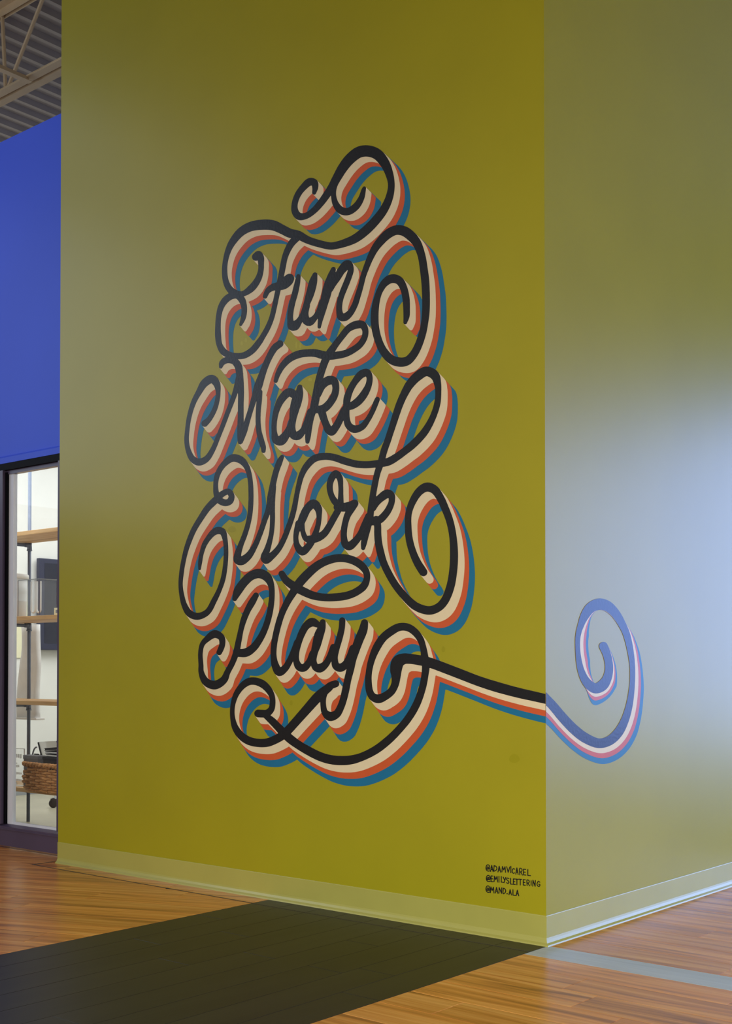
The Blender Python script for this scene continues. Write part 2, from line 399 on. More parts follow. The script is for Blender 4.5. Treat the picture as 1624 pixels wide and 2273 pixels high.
# ------------------------------------------------------------------ the painted lettering
# strokes read off the photograph in enlarged windows: frame letter = window origin and scale; x,y,width
FR = {'T': (620, 300, 5.075), 'A': (470, 470, 4.997), 'B': (720, 470, 4.997), 'C': (395, 750, 4.997), 'D': (700, 700, 4.997),
      'E': (395, 980, 4.997), 'F': (620, 980, 4.997), 'G': (740, 1050, 4.997), 'H': (395, 1150, 4.997), 'I': (430, 1230, 4.997),
      'J': (600, 1210, 4.997), 'K': (430, 1460, 4.997), 'L': (690, 1360, 4.997), 'M': (690, 1460, 4.997), 'N': (920, 1400, 4.997),
      'O': (1180, 1310, 4.997)}
WORDS = {}
WORDS['Fun'] = '''
T 640,520,70 615,600,62 612,680,58 635,775,72 690,845,86 770,862,84 860,808,80 922,715,68 950,620,50 957,598,40
T 393,648,46 405,590,68 395,538,82 345,527,88 270,590,76 205,680,70 172,790,70 180,865,80 222,915,84 300,910,72 390,850,72 470,762,78 530,680,84 590,590,90 650,480,100 720,362,112 800,265,122 900,192,128 1000,180,128 1100,215,124 1180,305,112 1235,425,92 1262,560,76 1240,700,85 1180,835,95 1100,945,100 980,1070,103 850,1168,98 720,1221,88 650,1240,84 580,1250,83 A 1180,352,82 1060,312,85 960,260,98 870,240,103 780,196,104 680,152,114 560,145,114 435,165,106 325,225,96 230,338,80 182,435,66 151,560,58 144,660,60 156,765,66 192,848,74 250,900,80 340,912,62 440,850,80 515,748,72 546,648,62 548,570,66 542,510,78 520,478,86 490,502,86
A 322,1252,34 350,1180,56 362,1100,62 355,1030,68 330,970,78 280,932,68 220,935,76 158,975,76 106,1052,68 78,1160,60 70,1280,62 72,1380,68 C 460,72,66 505,152,78 572,190,72 655,203,70 738,193,72 826,138,72 905,42,68 A 557,1400,62 620,1290,60 665,1180,57 695,1060,57 718,950,57 742,840,60 768,720,64 790,610,66 812,505,66 848,415,72 890,345,78 950,285,80
A 592,940,50 622,878,62 680,838,78 745,825,95 800,805,112 848,760,118 864,740,104
A 962,718,50 950,790,62 925,900,68 895,1010,66 875,1110,66 872,1200,68 888,1270,92 920,1265,108 962,1225,76 1008,1150,66 1040,1060,64 1075,960,84 1100,880,92 1125,780,90 1146,700,54
A 1060,1040,60 1040,1140,68 1052,1210,92 1085,1222,92 1140,1180,66 1185,1110,60 1225,1000,66
A 1350,640,54 1325,720,85 1295,820,104 1270,920,104 1245,1020,90 1222,1120,74 1205,1200,56 1193,1278,38
A 1318,860,60 1352,800,64 1390,735,80 1440,650,90 1500,588,100 B 270,585,86 293,640,68 265,740,68 225,840,68 190,930,66 168,1020,66 167,1110,70 188,1168,88 232,1168,88 285,1125,74 335,1040,68 372,930,66 405,820,62 430,720,62 465,620,66 505,520,72 560,410,84 625,325,95 700,252,104 790,206,107 880,215,112 960,270,110 1020,340,100 1060,430,90 1085,520,86 1103,640,88 1118,760,90 1125,880,88 1128,1000,86 1124,1120,85 D 1212,80,80 1188,200,82 1140,340,85 1085,440,90 1020,505,98 945,520,104 845,492,100 758,402,92 702,285,85 667,150,86 B 557,1180,88 565,1060,82 588,950,72 618,870,72 665,795,84 725,750,96 780,744,98 835,770,92 880,850,82 905,960,80 912,1080,74 911,1160,68 897,1228,42
'''
WORDS['Make'] = '''
C 298,950,74 345,905,60 405,800,55 436,700,52 447,600,54 428,505,80 378,457,94 298,500,88 238,595,68 175,715,58 128,870,52 105,1020,50 98,1150,52 120,1260,60 165,1345,72 232,1378,80 315,1345,70 382,1250,58 447,1100,52 503,960,52 563,800,54 602,700,56 640,590,60 672,470,70 690,400,70
C 476,322,40 490,278,64 540,248,72 620,255,80 668,310,84 684,400,78 692,500,78 700,600,68 698,740,64 697,880,66 695,1000,72 692,1100,66 690,1158,48
C 695,1150,56 735,1040,65 770,920,62 810,790,60 850,660,68 890,540,90 930,420,78 970,310,72 1020,200,72 1075,110,78 1132,66,78
C 908,600,60 903,690,60 893,800,56 890,920,56 900,1040,60 925,1140,66 948,1215,58 950,1255,46
C 1310,640,90 1232,605,95 1150,680,85 1095,800,68 1070,930,60 1070,1050,62 1090,1130,92 1140,1140,110 1200,1075,90 1250,980,76 1275,890,76
C 1352,548,60 1345,620,90 1318,700,116 1292,800,103 1275,900,80 1268,1000,72 1285,1080,92 1330,1085,96 1385,1035,74 1430,940,75 1470,820,75
C 1085,478,46 1110,400,58 1160,310,70 1240,230,80 1340,183,86 1450,168,84 D 0,420,88 80,440,92 160,452,86 250,442,82 330,425,80 415,385,75 495,325,72 547,240,68 553,160,70 520,105,85 455,105,90 370,145,78 285,245,72 220,330,74 165,410,85 118,485,86 75,600,82 C 1565,470,82 1540,600,86 1515,740,88 1478,880,68 1455,1000,66 1442,1100,62 1437,1152,46
D 25,880,80 80,775,86 150,722,100 205,728,90 227,790,78 215,880,80 170,960,85 100,1030,90 40,1045,84 -20,1050,70
D 70,1060,90 85,1120,85 115,1200,80 148,1270,92 178,1288,96 225,1240,85 275,1150,80 312,1060,72 350,1020,80 410,1000,85 480,950,90 550,860,85 595,760,70 600,680,70 572,636,84 510,655,88 440,735,75 385,830,75 352,930,80 345,1040,70 348,1150,72 372,1225,80 430,1262,86 515,1238,74 580,1160,62 635,1060,58 672,970,60 688,932,56
'''
WORDS['Work'] = '''
H 241,565,28 246,500,44 262,400,48 292,300,56 345,215,62 398,158,74 445,138,82 495,152,76 520,220,58 533,320,52 533,440,52 522,560,52 500,680,55 458,800,55 405,910,62 325,1045,68 217,1090,78 130,1058,78 75,972,65 45,860,55 31,740,48 42,600,52 62,480,52 90,360,55 130,240,60 180,125,62 E 255,850,66 330,740,72 410,658,78 500,578,68 560,556,66 595,600,66 580,660,72 530,680,76 465,655,76 430,590,66 420,490,54 430,400,58 467,310,62 525,238,68 610,183,84 695,205,82 752,262,68 785,340,58 805,450,55 811,560,56 810,680,56 800,800,56 777,920,56 740,1040,58 695,1155,62 665,1250,78 662,1315,88 700,1325,98 778,1275,82 850,1165,64 912,1020,60 960,880,60 1002,760,62 1030,600,70 1060,450,68 1090,330,66 1130,220,66 1155,172,46
E 1065,500,50 1052,640,56 1048,760,58 1050,850,56 1040,1000,54 1020,1100,58 990,1200,70 958,1285,80 975,1312,92 1045,1265,78 1115,1190,68 1172,1090,62 1220,970,62 1265,840,62 1295,720,60 1317,600,56 F 218,480,58 250,370,64 302,275,74 390,190,80 500,166,78 610,178,80 720,215,82 850,250,80 960,258,80 1060,250,80 1200,228,88 1290,180,85 1390,108,82 D 1080,1435,86 1210,1295,84 1303,1130,72 1353,975,70 1363,850,68 1355,755,80 1322,665,104 1232,622,108 1135,675,106 1045,770,96 980,885,85 928,1005,82 888,1125,78 843,1265,74 802,1390,74 763,1499,76 F 1125,240,74 1088,350,70 1055,500,70 1035,620,72 1018,740,74 1005,850,74 980,960,72 955,1050,72 938,1130,66 930,1182,46
F 230,930,80 262,845,92 312,745,92 380,690,96 430,740,86 442,820,60 432,920,58 405,1010,65 370,1090,75 320,1168,80 255,1220,90 205,1170,74 185,1090,58 190,1010,62 222,915,90
F 245,900,70 262,1000,56 295,1075,66 345,1085,86 420,1070,90 500,1020,80 560,930,75 610,840,75 655,760,75
F 700,725,84 622,672,76 572,580,66 560,480,70 590,392,76 628,358,80 668,400,70 682,500,55 682,600,58 680,680,70
F 640,730,76 720,730,98 790,708,88 838,685,80 802,745,80 760,812,76 735,890,70 718,980,70 717,1070,72 735,1140,86 775,1160,96 838,1112,84 900,1030,76 945,930,76 990,830,76
F 1040,740,70 1072,680,84 1130,622,90 1200,580,98 1240,595,82 1248,660,70 1220,740,75 1170,815,80 1110,870,85 1050,885,90 1000,890,80
F 1075,870,90 1090,930,80 1092,1020,80 1100,1120,82 1122,1230,85 1155,1340,82 G 605,1100,82 690,1245,82 790,1368,86 900,1470,92 1000,1515,95 1080,1523,96 1165,1490,94 1232,1420,92 1295,1270,92 1328,1090,90 1338,900,90 1325,700,82 1290,530,82 1238,390,85 1185,275,88 1120,185,96 1040,156,102 960,198,92 880,315,80 835,450,72 830,600,75 845,750,80 882,880,82 935,1000,88 982,1075,92 998,1100,90
'''
WORDS['Play'] = '''
I 455,495,54 488,415,92 560,312,98 640,240,100 730,215,106 810,252,100 855,330,74 868,440,64 858,570,66 835,690,68 790,830,72 735,940,78 660,1040,88 580,1092,96 505,1098,86
I 692,458,64 650,530,78 600,620,72 555,730,68 525,840,60 500,960,66 475,1080,70 432,1200,66 K 375,160,68 335,245,84 235,303,98 135,265,86 85,160,62 I 82,1230,56 76,1100,52 97,1000,56 145,945,66 235,886,88 308,925,74 318,1000,66 300,1055,66 284,1090,62
J 128,318,72 180,395,85 270,460,95 370,515,95 480,560,90 600,580,85 720,578,88 850,560,88 960,515,86 1040,450,84 1072,370,72 1065,300,76 1020,235,86 930,175,90 830,147,90 730,147,90 620,177,92 520,230,95 420,315,100 320,425,100 250,530,86 185,640,76 125,770,72 75,940,70 42,1110,68 38,1240,68 60,1345,86 100,1405,96 160,1370,80 215,1285,72 262,1180,72 300,1080,74
J 525,880,70 465,855,98 400,895,85 345,990,80 310,1090,75 288,1190,70 288,1280,70 320,1350,86 370,1362,86 430,1300,76 470,1200,70
J 582,855,66 570,920,88 540,1000,105 515,1100,98 488,1200,78 480,1290,70 505,1355,82 550,1365,98 610,1325,80 655,1250,72 700,1130,70
J 799,836,70 793,920,70 765,1040,72 730,1160,72 715,1260,70 730,1340,86 775,1360,94 830,1330,86 880,1250,84 920,1150,90
J 1046,862,80 1030,940,98 985,1050,100 945,1160,96 910,1270,90 890,1370,85 L 413,730,80 388,850,82 365,950,80 330,1050,82 285,1125,90 212,1150,104 156,1105,74 138,1020,64 140,930,70 165,860,84 215,812,84 276,788,80
K 1500,330,90 1430,385,104 1375,437,110 1270,555,104 1155,685,98 1040,812,96 980,865,95 910,905,95 820,940,95 720,945,92 610,920,92 522,860,86 460,770,72 434,670,56 429,590,52 440,500,55 475,400,64 540,312,74 615,264,82 690,262,84 770,295,86 835,360,76 870,430,64 876,500,64 862,570,70 815,615,82 760,620,86 716,618,86
K 800,645,60 860,692,80 930,762,86 1005,840,95 1080,908,98 1160,965,95 1260,1025,98 1400,1095,100 1520,1130,102 M 330,1140,103 450,1132,100 575,1095,92 725,1018,92 855,918,90 970,805,85 1085,665,85 1172,515,85 1237,335,80 1267,180,80 L 1275,590,86 1262,480,80 1245,385,72 1215,295,76 1150,210,82 1070,162,86 980,160,88 885,210,92 800,280,90 728,390,88 675,520,76 643,670,70 640,790,76 655,880,80 690,935,88 750,955,98 830,922,90 895,870,86 935,790,86 945,700,105 945,625,132 968,545,140 1030,512,122 1100,512,112 1200,527,112 1300,548,112 N 475,468,112 700,555,112 900,620,115 1150,688,112 1300,722,110 1450,756,108 1600,790,108
'''
WORDS['swirl'] = '''
O 60,1110,100 152,1203,102 230,1285,102 335,1410,106 465,1545,110 590,1640,112 740,1698,107 855,1670,106 950,1585,104 1025,1450,88 1080,1265,72 1110,1025,58 1110,830,60 1082,630,70 1040,470,78 1000,385,84 955,305,94 900,232,104 830,175,118 745,155,126 655,190,116 590,272,98 545,375,72 510,500,57 505,640,52 518,780,62 545,900,76 590,1000,92 645,1062,106 705,1090,112 780,1055,120 830,980,100 852,880,90 845,780,88 820,690,90 790,622,96
'''
def parse(txt):
    out = []
    for line in txt.strip().splitlines():
        f = None; pts = []
        for tk in line.split():
            if tk in FR: f = FR[tk]; continue
            x, y, w = (float(q) for q in tk.split(','))
            pts.append((f[0]+x/f[2], f[1]+y/f[2], w/f[2]/2))
        out.append(np.array(pts))
    return out
def spline(P, step=2.5):
    """centripetal Catmull-Rom through the points (x, y, half width)"""
    Q = np.vstack([2*P[0]-P[1], P, 2*P[-1]-P[-2]]); out = []
    for i in range(1, len(Q)-2):
        p0, p1, p2, p3 = Q[i-1], Q[i], Q[i+1], Q[i+2]
        t = [0.]
        for a, b in ((p0, p1), (p1, p2), (p2, p3)): t.append(t[-1]+max(1e-3, np.hypot(*(b-a)[:2]))**.5)
        n = max(2, int(np.hypot(*(p2-p1)[:2])/step))
        for s in np.linspace(t[1], t[2], n, endpoint=False):
            A1 = (t[1]-s)/(t[1]-t[0])*p0+(s-t[0])/(t[1]-t[0])*p1; A2 = (t[2]-s)/(t[2]-t[1])*p1+(s-t[1])/(t[2]-t[1])*p2; A3 = (t[3]-s)/(t[3]-t[2])*p2+(s-t[2])/(t[3]-t[2])*p3
            B1 = (t[2]-s)/(t[2]-t[0])*A1+(s-t[0])/(t[2]-t[0])*A2; B2 = (t[3]-s)/(t[3]-t[1])*A2+(s-t[1])/(t[3]-t[1])*A3
            out.append((t[2]-s)/(t[2]-t[1])*B1+(s-t[1])/(t[2]-t[1])*B2)
    out.append(P[-1]); return np.array(out)
class Sheet:
    """a grid on a wall plane holding signed distances to the strokes (in photo pixels)"""
    def __init__(s, plane, a0, a1, z0, z1, h):
        s.plane, s.h, s.lo = plane, h, 0
        if plane == 'x': a0 = math.floor(a0/h)*h      # a column lies on the corner
        s.a = np.arange(a0, a1+h*.5, h); s.z = np.arange(z0, z1+h*.5, h)
        if plane == 'y': s.a = s.a-s.a[-1]+a1      # last column lies on the corner
        A, Z = np.meshgrid(s.a, s.z)
        X, Y = (A, 0*A) if plane == 'y' else (0*A, A)
        vx, vy, vz = X-CAM[0], Y-CAM[1], Z-CAM[2]
        dp = vx*FW[0]+vy*FW[1]+vz*FW[2]
        s.PX = PPX+F_PX*(vx*RT[0]+vy*RT[1])/dp; s.PY = PPY-F_PX*(vx*UP[0]+vy*UP[1]+vz*UP[2])/dp
    def uv(s, px, py):
        p = on_y(px, py) if s.plane == 'y' else on_x(px, py)
        return (p[0] if s.plane == 'y' else p[1]), p[2]
    def field(s, strokes):
        D = np.full(s.PX.shape, 30.)
        for S in strokes:
            ab = np.array([s.uv(x, y) for x, y, _ in S])
            for i in range(len(S)-1):
                (x0, y0, r0), (x1, y1, r1) = S[i], S[i+1]
                m = (max(r0, r1)+9)/380.
                i0 = int((min(ab[i, 0], ab[i+1, 0])-m-s.a[0])/s.h); i1 = int((max(ab[i, 0], ab[i+1, 0])+m-s.a[0])/s.h)+2
                j0 = int((min(ab[i, 1], ab[i+1, 1])-m-s.z[0])/s.h); j1 = int((max(ab[i, 1], ab[i+1, 1])+m-s.z[0])/s.h)+2
                i0, j0 = max(i0, 0), max(j0, 0)
                if i1 <= i0 or j1 <= j0: continue
                gx, gy = s.PX[j0:j1, i0:i1], s.PY[j0:j1, i0:i1]
                dx, dy = x1-x0, y1-y0; t = np.clip(((gx-x0)*dx+(gy-y0)*dy)/(dx*dx+dy*dy+1e-9), 0, 1)
                d = np.hypot(gx-x0-t*dx, gy-y0-t*dy)-(r0+t*(r1-r0))
                v_ = D[j0:j1, i0:i1]; np.minimum(v_, d, out=v_)
        return D
    def sweep(s, D, da, dz, n=14):
        """union of the shape moved from 0 to (da, dz): the block shadow"""
        R = D.copy(); ny, nx = D.shape
        for k in range(1, n+1):
            fa, fz = da*k/n/s.h, dz*k/n/s.h; ia, iz = math.floor(fa), math.floor(fz); u_, w_ = fa-ia, fz-iz
            def sh(i, j):
                o = np.full_like(D, 30.)
                xs, xd = (0, i) if i >= 0 else (-i, 0); ys, yd = (0, j) if j >= 0 else (-j, 0)
                o[yd:ny-ys, xd:nx-xs] = D[ys:ny-yd, xs:nx-xd]; return o
            q = (1-u_)*(1-w_)*sh(ia, iz)+u_*(1-w_)*sh(ia+1, iz)+(1-u_)*w_*sh(ia, iz+1)+u_*w_*sh(ia+1, iz+1)
            np.minimum(R, q, out=R)
        return R
    def mesh(s, D, off):
        """marching squares on D<0; full cells are merged along rows"""
        verts, faces, vid = [], [], {}
        a, z = s.a, s.z
        def P(key, u_, w_):
            i = vid.get(key)
            if i is None:
                i = vid[key] = len(verts); verts.append((u_, -off, w_) if s.plane == 'y' else (off, u_, w_))
            return i
        def C(i, j): return P((i, j, 0), a[i], z[j])
        def X(i, j):
            d0, d1 = D[j, i], D[j, i+1]; t = d0/(d0-d1); return P((i, j, 1), a[i]+t*(a[i+1]-a[i]), z[j])
        def Y(i, j):
            d0, d1 = D[j, i], D[j+1, i]; t = d0/(d0-d1); return P((i, j, 2), a[i], z[j]+t*(z[j+1]-z[j]))
        I = D < 0; I = I.copy(); D = D.copy()
        I[:, :s.lo] = False
        cnt = I[:-1, :-1].astype(int)+I[:-1, 1:]+I[1:, :-1]+I[1:, 1:]
        if s.lo: cnt[:, :s.lo] = 0
        for j in range(cnt.shape[0]):
            row = cnt[j]
            nz = np.nonzero(row)[0]
            if not len(nz): continue
            run = None
            for i in nz:
                if row[i] == 4:
                    if run is None: run = [i, i+1]
                    elif run[1] == i: run[1] = i+1
                    else:
                        faces.append((C(run[0], j), C(run[1], j), C(run[1], j+1), C(run[0], j+1))); run = [i, i+1]
                    continue
                c = [(i, j), (i+1, j), (i+1, j+1), (i, j+1)]
                ins = [bool(I[y, x]) for x, y in c]; poly = []
                for k in range(4):
                    if ins[k]: poly.append(C(*c[k]))
                    if ins[k] != ins[(k+1) % 4]:
                        poly.append(X(i, j) if k == 0 else Y(i+1, j) if k == 1 else X(i, j+1) if k == 2 else Y(i, j))
                if len(set(poly)) >= 3:
                    q = []
                    for p in poly:
                        if p not in q: q.append(p)
                    faces.append(tuple(q))
            if run is not None: faces.append((C(run[0], j), C(run[1], j), C(run[1], j+1), C(run[0], j+1)))
        me = bpy.data.meshes.new('paint'); me.from_pydata(verts, [], faces); me.update(); return me
mural = thing('lettering_mural', 'large hand-painted script mural reading Fun Make Work Play wrapping the wall corner', 'mural', (0, 0, 0))
def px_off(sheet, x, y, dx, dy):
    a = sheet.uv(x, y); b = sheet.uv(x+dx, y+dy)
    return b[0]-a[0], b[1]-a[1]
SH = {'Fun': ((600, 650), (10.5, 12), (18.6, 22), (29.0, 32)), 'Make': ((600, 900), (10.8, 13.2), (18.6, 22.5), (28.5, 36)),
      'Work': ((600, 1150), (11, 14.3), (18.8, 25), (28.5, 38)), 'Play': ((750, 1500), (11.5, 15.5), (19.8, 29), (30.5, 45)),
      'swirl': ((1330, 1500), (7.6, 11.2), (13.6, 22.6), (20.2, 35.6))}
GRID = .0022
# the swirl's bands swing round the curl: (traced point, cream, red, blue) shifts in pixels
SWIRL = [(0, (0, 15.6), (0, 26.6), (0, 43.6)), (3, (1.5, 14), (2.5, 25), (3.5, 40)), (6, (4, 11.4), (7, 22.6), (10, 35.6)), (9, (7.6, 8), (13.4, 16), (20, 26)), (11, (7.8, 5), (13.6, 10), (20.2, 16)),
         (13, (5.5, 4), (10, 7), (15, 11)), (15, (1.5, 2.6), (2.4, 4), (3.6, 6)), (19, (0, 0), (0, 0), (0, 0)), (21, (2, 0), (3.4, 0), (5, 0)), (23, (7.4, 0), (13, 0), (18.6, 0)), (25, (7.6, 0), (13.6, 0), (19, 0)),
         (27, (3.6, 0), (6, 0), (8, 1)), (29, (0, 7.4), (0, 15.6), (.5, 26)), (30, (2, 6), (4, 12), (6, 19)), (31, (4, 4), (7.5, 8), (12, 14)), (33, (1.6, 1), (3, 2), (6, 4)), (35, (0, 0), (0, 0), (0, 0))]
for wi, (wn, txt) in enumerate(WORDS.items()):
    S = [spline(P) for P in parse(txt)]
    allp = np.vstack(S)
    plane = 'x' if wn == 'swirl' else 'y'
    f = on_x if plane == 'x' else on_y; ax = 1 if plane == 'x' else 0
    x0, x1, y0, y1 = allp[:, 0].min()-16, allp[:, 0].max()+62, allp[:, 1].min()-16, allp[:, 1].max()+66
    cs = [f(x_, y_) for x_ in (x0, x1) for y_ in (y0, y1)]
    a0, a1 = min(c[ax] for c in cs), max(c[ax] for c in cs); z0, z1 = min(c[2] for c in cs), max(c[2] for c in cs)
    if plane == 'y': a1 = min(a1, 0.)
    g = Sheet(plane, a0, a1, z0, z1, GRID)
    if plane == 'x': g.lo = int(np.argmin(np.abs(g.a)))
    D = g.field(S)
    (rx, ry), *offs = SH[wn]
    name = 'swirl_flourish' if wn == 'swirl' else 'painted_word'
    e = wi*.00004
    wo = obj(name, g.mesh(D, .0013+e), M['ink'], mural)
    wo['label'] = 'curling end of the tail on the side wall' if wn == 'swirl' else 'the word %s in black script' % wn
    for (dx, dy), nm, mk, off in zip(offs, ('cream_shadow', 'red_shadow', 'blue_shadow'), ('cream', 'red', 'teal'), (.0010, .0007, .0004)):
        if wn == 'swirl':
            li = ('cream_shadow', 'red_shadow', 'blue_shadow').index(nm)
            key = np.array([p[1+li] for p in SWIRL]); kt = np.array([p[0] for p in SWIRL])
            raw = parse(txt)[0]; T = []
            for q in S[0]: T.append(0)
            # position of every sample along the traced points
            idx = np.interp(np.arange(len(S[0])), np.array([int(np.argmin(np.hypot(S[0][:, 0]-r_[0], S[0][:, 1]-r_[1]))) for r_ in raw]), np.arange(len(raw)))
            vx, vy = np.interp(idx, kt, key[:, 0]), np.interp(idx, kt, key[:, 1])
            allS = []
            for k in range(0, 15):
                q = S[0].copy(); q[:, 0] += vx*k/14; q[:, 1] += vy*k/14; allS.append(q)
            R = g.field(allS)
        else:
            da, dz = px_off(g, rx, ry, dx, dy); R = g.sweep(D, da, dz)
        obj(nm, g.mesh(R, off+e), M[mk], wo)
# handwritten credits near the floor
GL = {'@': [[(.98, .93), (.6, 1.), (.25, .92), (.03, .62), (.08, .3), (.35, .04), (.7, .02), (.95, .22), (1., .52), (.86, .70), (.70, .60)], [(.68, .36), (.46, .32), (.3, .52), (.4, .72), (.58, .66), (.7, .38)]],
      'A': [[(0, 1), (.45, 0), (1, 1)], [(.2, .65), (.85, .68)]], 'D': [[(.05, 0), (.05, 1), (.6, .86), (.97, .5), (.65, .1), (.05, 0)]],
      'M': [[(0, 1), (.15, 0), (.5, .6), (.85, 0), (1, 1)]], 'V': [[(0, 0), (.5, 1), (1, 0)]], 'I': [[(.5, 0), (.5, 1)]],
      'C': [[(.95, .12), (.5, 0), (.08, .4), (.1, .8), (.5, 1), (.95, .88)]], 'R': [[(.05, 1), (.05, 0), (.7, .06), (.88, .28), (.6, .5), (.1, .55)], [(.4, .55), (1, 1)]],
      'E': [[(.95, 0), (.05, 0), (.05, 1), (1, 1)], [(.05, .5), (.8, .5)]], 'L': [[(.05, 0), (.05, 1), (1, 1)]],
      'Y': [[(0, 0), (.5, .5)], [(1, 0), (.3, 1)]], 'S': [[(.9, .08), (.4, 0), (.05, .25), (.5, .48), (.95, .72), (.6, 1), (.05, .9)]],
      'T': [[(0, 0), (1, 0)], [(.5, 0), (.5, 1)]], 'N': [[(0, 1), (.05, 0), (.92, 1), (1, 0)]],
      'G': [[(.95, .15), (.5, 0), (.05, .45), (.2, .9), (.7, 1), (.95, .8), (.95, .58), (.55, .58)]], '.': [[(.4, .5), (.6, .5)]]}
SIG = [('@ADAMVICAREL', [(310, 158, 380, 272), (394, 168, 440, 280), (455, 176, 510, 274), (528, 184, 576, 290), (598, 190, 664, 290), (684, 196, 740, 294), (755, 186, 765, 302), (782, 226, 830, 312), (848, 216, 892, 330), (918, 224, 968, 342), (985, 240, 1030, 342), (1062, 246, 1115, 352)]),
       ('@EMILYSLETTERING', [(316, 348, 384, 460), (400, 360, 440, 462), (457, 364, 520, 466), (540, 366, 550, 474), (585, 370, 622, 472), (622, 384, 668, 482), (680, 398, 728, 494), (754, 404, 790, 508), (803, 414, 838, 512), (845, 418, 892, 518), (903, 420, 955, 522), (980, 428, 1022, 525), (1050, 434, 1096, 536), (1120, 446, 1130, 530), (1155, 438, 1200, 546), (1230, 456, 1284, 548)]),
       ('@MAND.ALA', [(309, 538, 380, 654), (390, 560, 456, 664), (480, 566, 527, 670), (546, 570, 596, 672), (620, 582, 668, 682), (688, 672, 698, 688), (725, 606, 770, 700), (795, 610, 840, 708), (855, 616, 902, 716)])]
for word, bxs in SIG:
    S = []
    for ch, (bx0, by0, bx1, by1) in zip(word, bxs):
        for st in GL[ch]:
            P = np.array([(1040+(bx0+u_*(bx1-bx0))/8.12, 1900+(by0+w_*(by1-by0)+ (u_-.5)*.10*(bx1-bx0))/8.12, 1.4 if ch == '.' else 1.05) for u_, w_ in st])
            S.append(spline(P, .8) if ch in '@CSGDR' and len(st) > 3 else P)
    ap = np.vstack(S); c0 = on_y(ap[:, 0].min()-5, ap[:, 1].max()+5); c1 = on_y(ap[:, 0].max()+5, ap[:, 1].min()-5)
    g = Sheet('y', c0[0], min(0., c1[0]), c0[2], c1[2], .0009)
    so = obj('signature_line', g.mesh(g.field(S), .0006), M['ink'], mural); so['label'] = 'handwritten credit reading ' + word
# small touch-up dabs of fresher olive on the wall
M['dab'] = mat('fresh_olive_paint', (.40, .365, .018), .34)
M['dab2'] = mat('deep_olive_paint', (.31, .285, .004), .34)
for fk, x_, y_, w_, h_, mk in (('C', 707, 60, 30, 50, 'dab'), ('C', 752, 25, 28, 50, 'dab'), ('C', 1312, 78, 22, 80, 'dab'), ('C', 1357, 88, 22, 66, 'dab'), ('C', 1465, 462, 44, 36, 'dab'),
                          ('C', 678, 1256, 42, 42, 'dab2'), ('E', 600, 975, 90, 70, 'dab2'), ('K', 1080, 500, 34, 60, 'dab2'), ('N', 318, 205, 40, 66, 'dab2'), ('N', 1105, 1418, 120, 96, 'dab2')):
    ox_, oy_, k_ = FR[fk]; cx_, cy_ = ox_+x_/k_, oy_+y_/k_; ra, rb = w_/k_/2, h_/k_/2
    P = [on_y(cx_+ra*math.cos(a)*(1+.1*math.sin(3*a)), cy_+rb*math.sin(a)) for a in np.linspace(0, 2*PI, 18, endpoint=False)]
    me = bpy.data.meshes.new('dab'); me.from_pydata([(p[0], -.0002, p[2]) for p in P], [], [tuple(range(18))]); me.update()
    obj('paint_dab', me, M[mk], mural)
# ------------------------------------------------------------------ pipe shelf and what stands on it, behind the glass
su = thing('pipe_shelf', 'tall shelf of pine boards on grey iron pipes behind the glass', 'shelf', (-4.0, .70, 0))
O = Vector((-4.0, .70, 0))
def sp(n, bm, m, lab=None):
    for v_ in bm.verts: v_.co -= O
    o = obj(n, bm, m, su)
    if lab: o['label'] = lab
    return o
PXS = (-4.235, -2.95)
SZ = (.252, .757, 1.247, 1.742)           # board tops
YF, YB, TH = .555, .86, .024
for z in SZ:
    bm = B(-4.62, -2.62, YF, YB, z-TH, z, bev=.002); sp('board', bm, M['shelf'])
for px_ in PXS:
    for yy in (.585, .845):
        if px_ == PXS[0]: 
            xx = px_ 
        else: xx = px_
        smooth(sp('post', tube(NB(), [(xx, yy, 0), (xx, yy, 2.25)], .0107, 12), M['pipe']))
    for z in SZ:
        zz = z-TH-.0145
        smooth(sp('arm', tube(NB(), [(px_, .585, zz), (px_, .845, zz)], .0107, 12), M['pipe']))
        for yy in (.585, .845):
            bm = NB(); tube(bm, [(px_, yy, zz-.03), (px_, yy, zz+.013)], .0148, 12); s_ = 1 if yy < .7 else -1
            tube(bm, [(px_, yy, zz), (px_, yy+s_*.032, zz)], .0135, 12); tube(bm, [(px_, yy, zz-.034), (px_, yy, zz-.027)], .0168, 12)
            smooth(sp('tee_fitting', bm, M['pipe']))
# white ribbed tub on the second board
t = thing('plastic_tub', 'white ribbed plastic tub standing on a pine shelf board', 'tub', (-4.215, .70, SZ[2]))
smooth(obj('body', lathe(NB(), [(.088, 0), (.092, .004), (.094, .10), (.0965, .105), (.094, .11), (.0965, .12), (.094, .126), (.0965, .135), (.0945, .142), (.0965, .15), (.096, .24)], 40), M['white_plastic'], t))
smooth(obj('lid', lathe(NB(), [(.098, .24), (.106, .242), (.106, .262), (.100, .268), (.03, .270)], 40), M['white_plastic'], t))
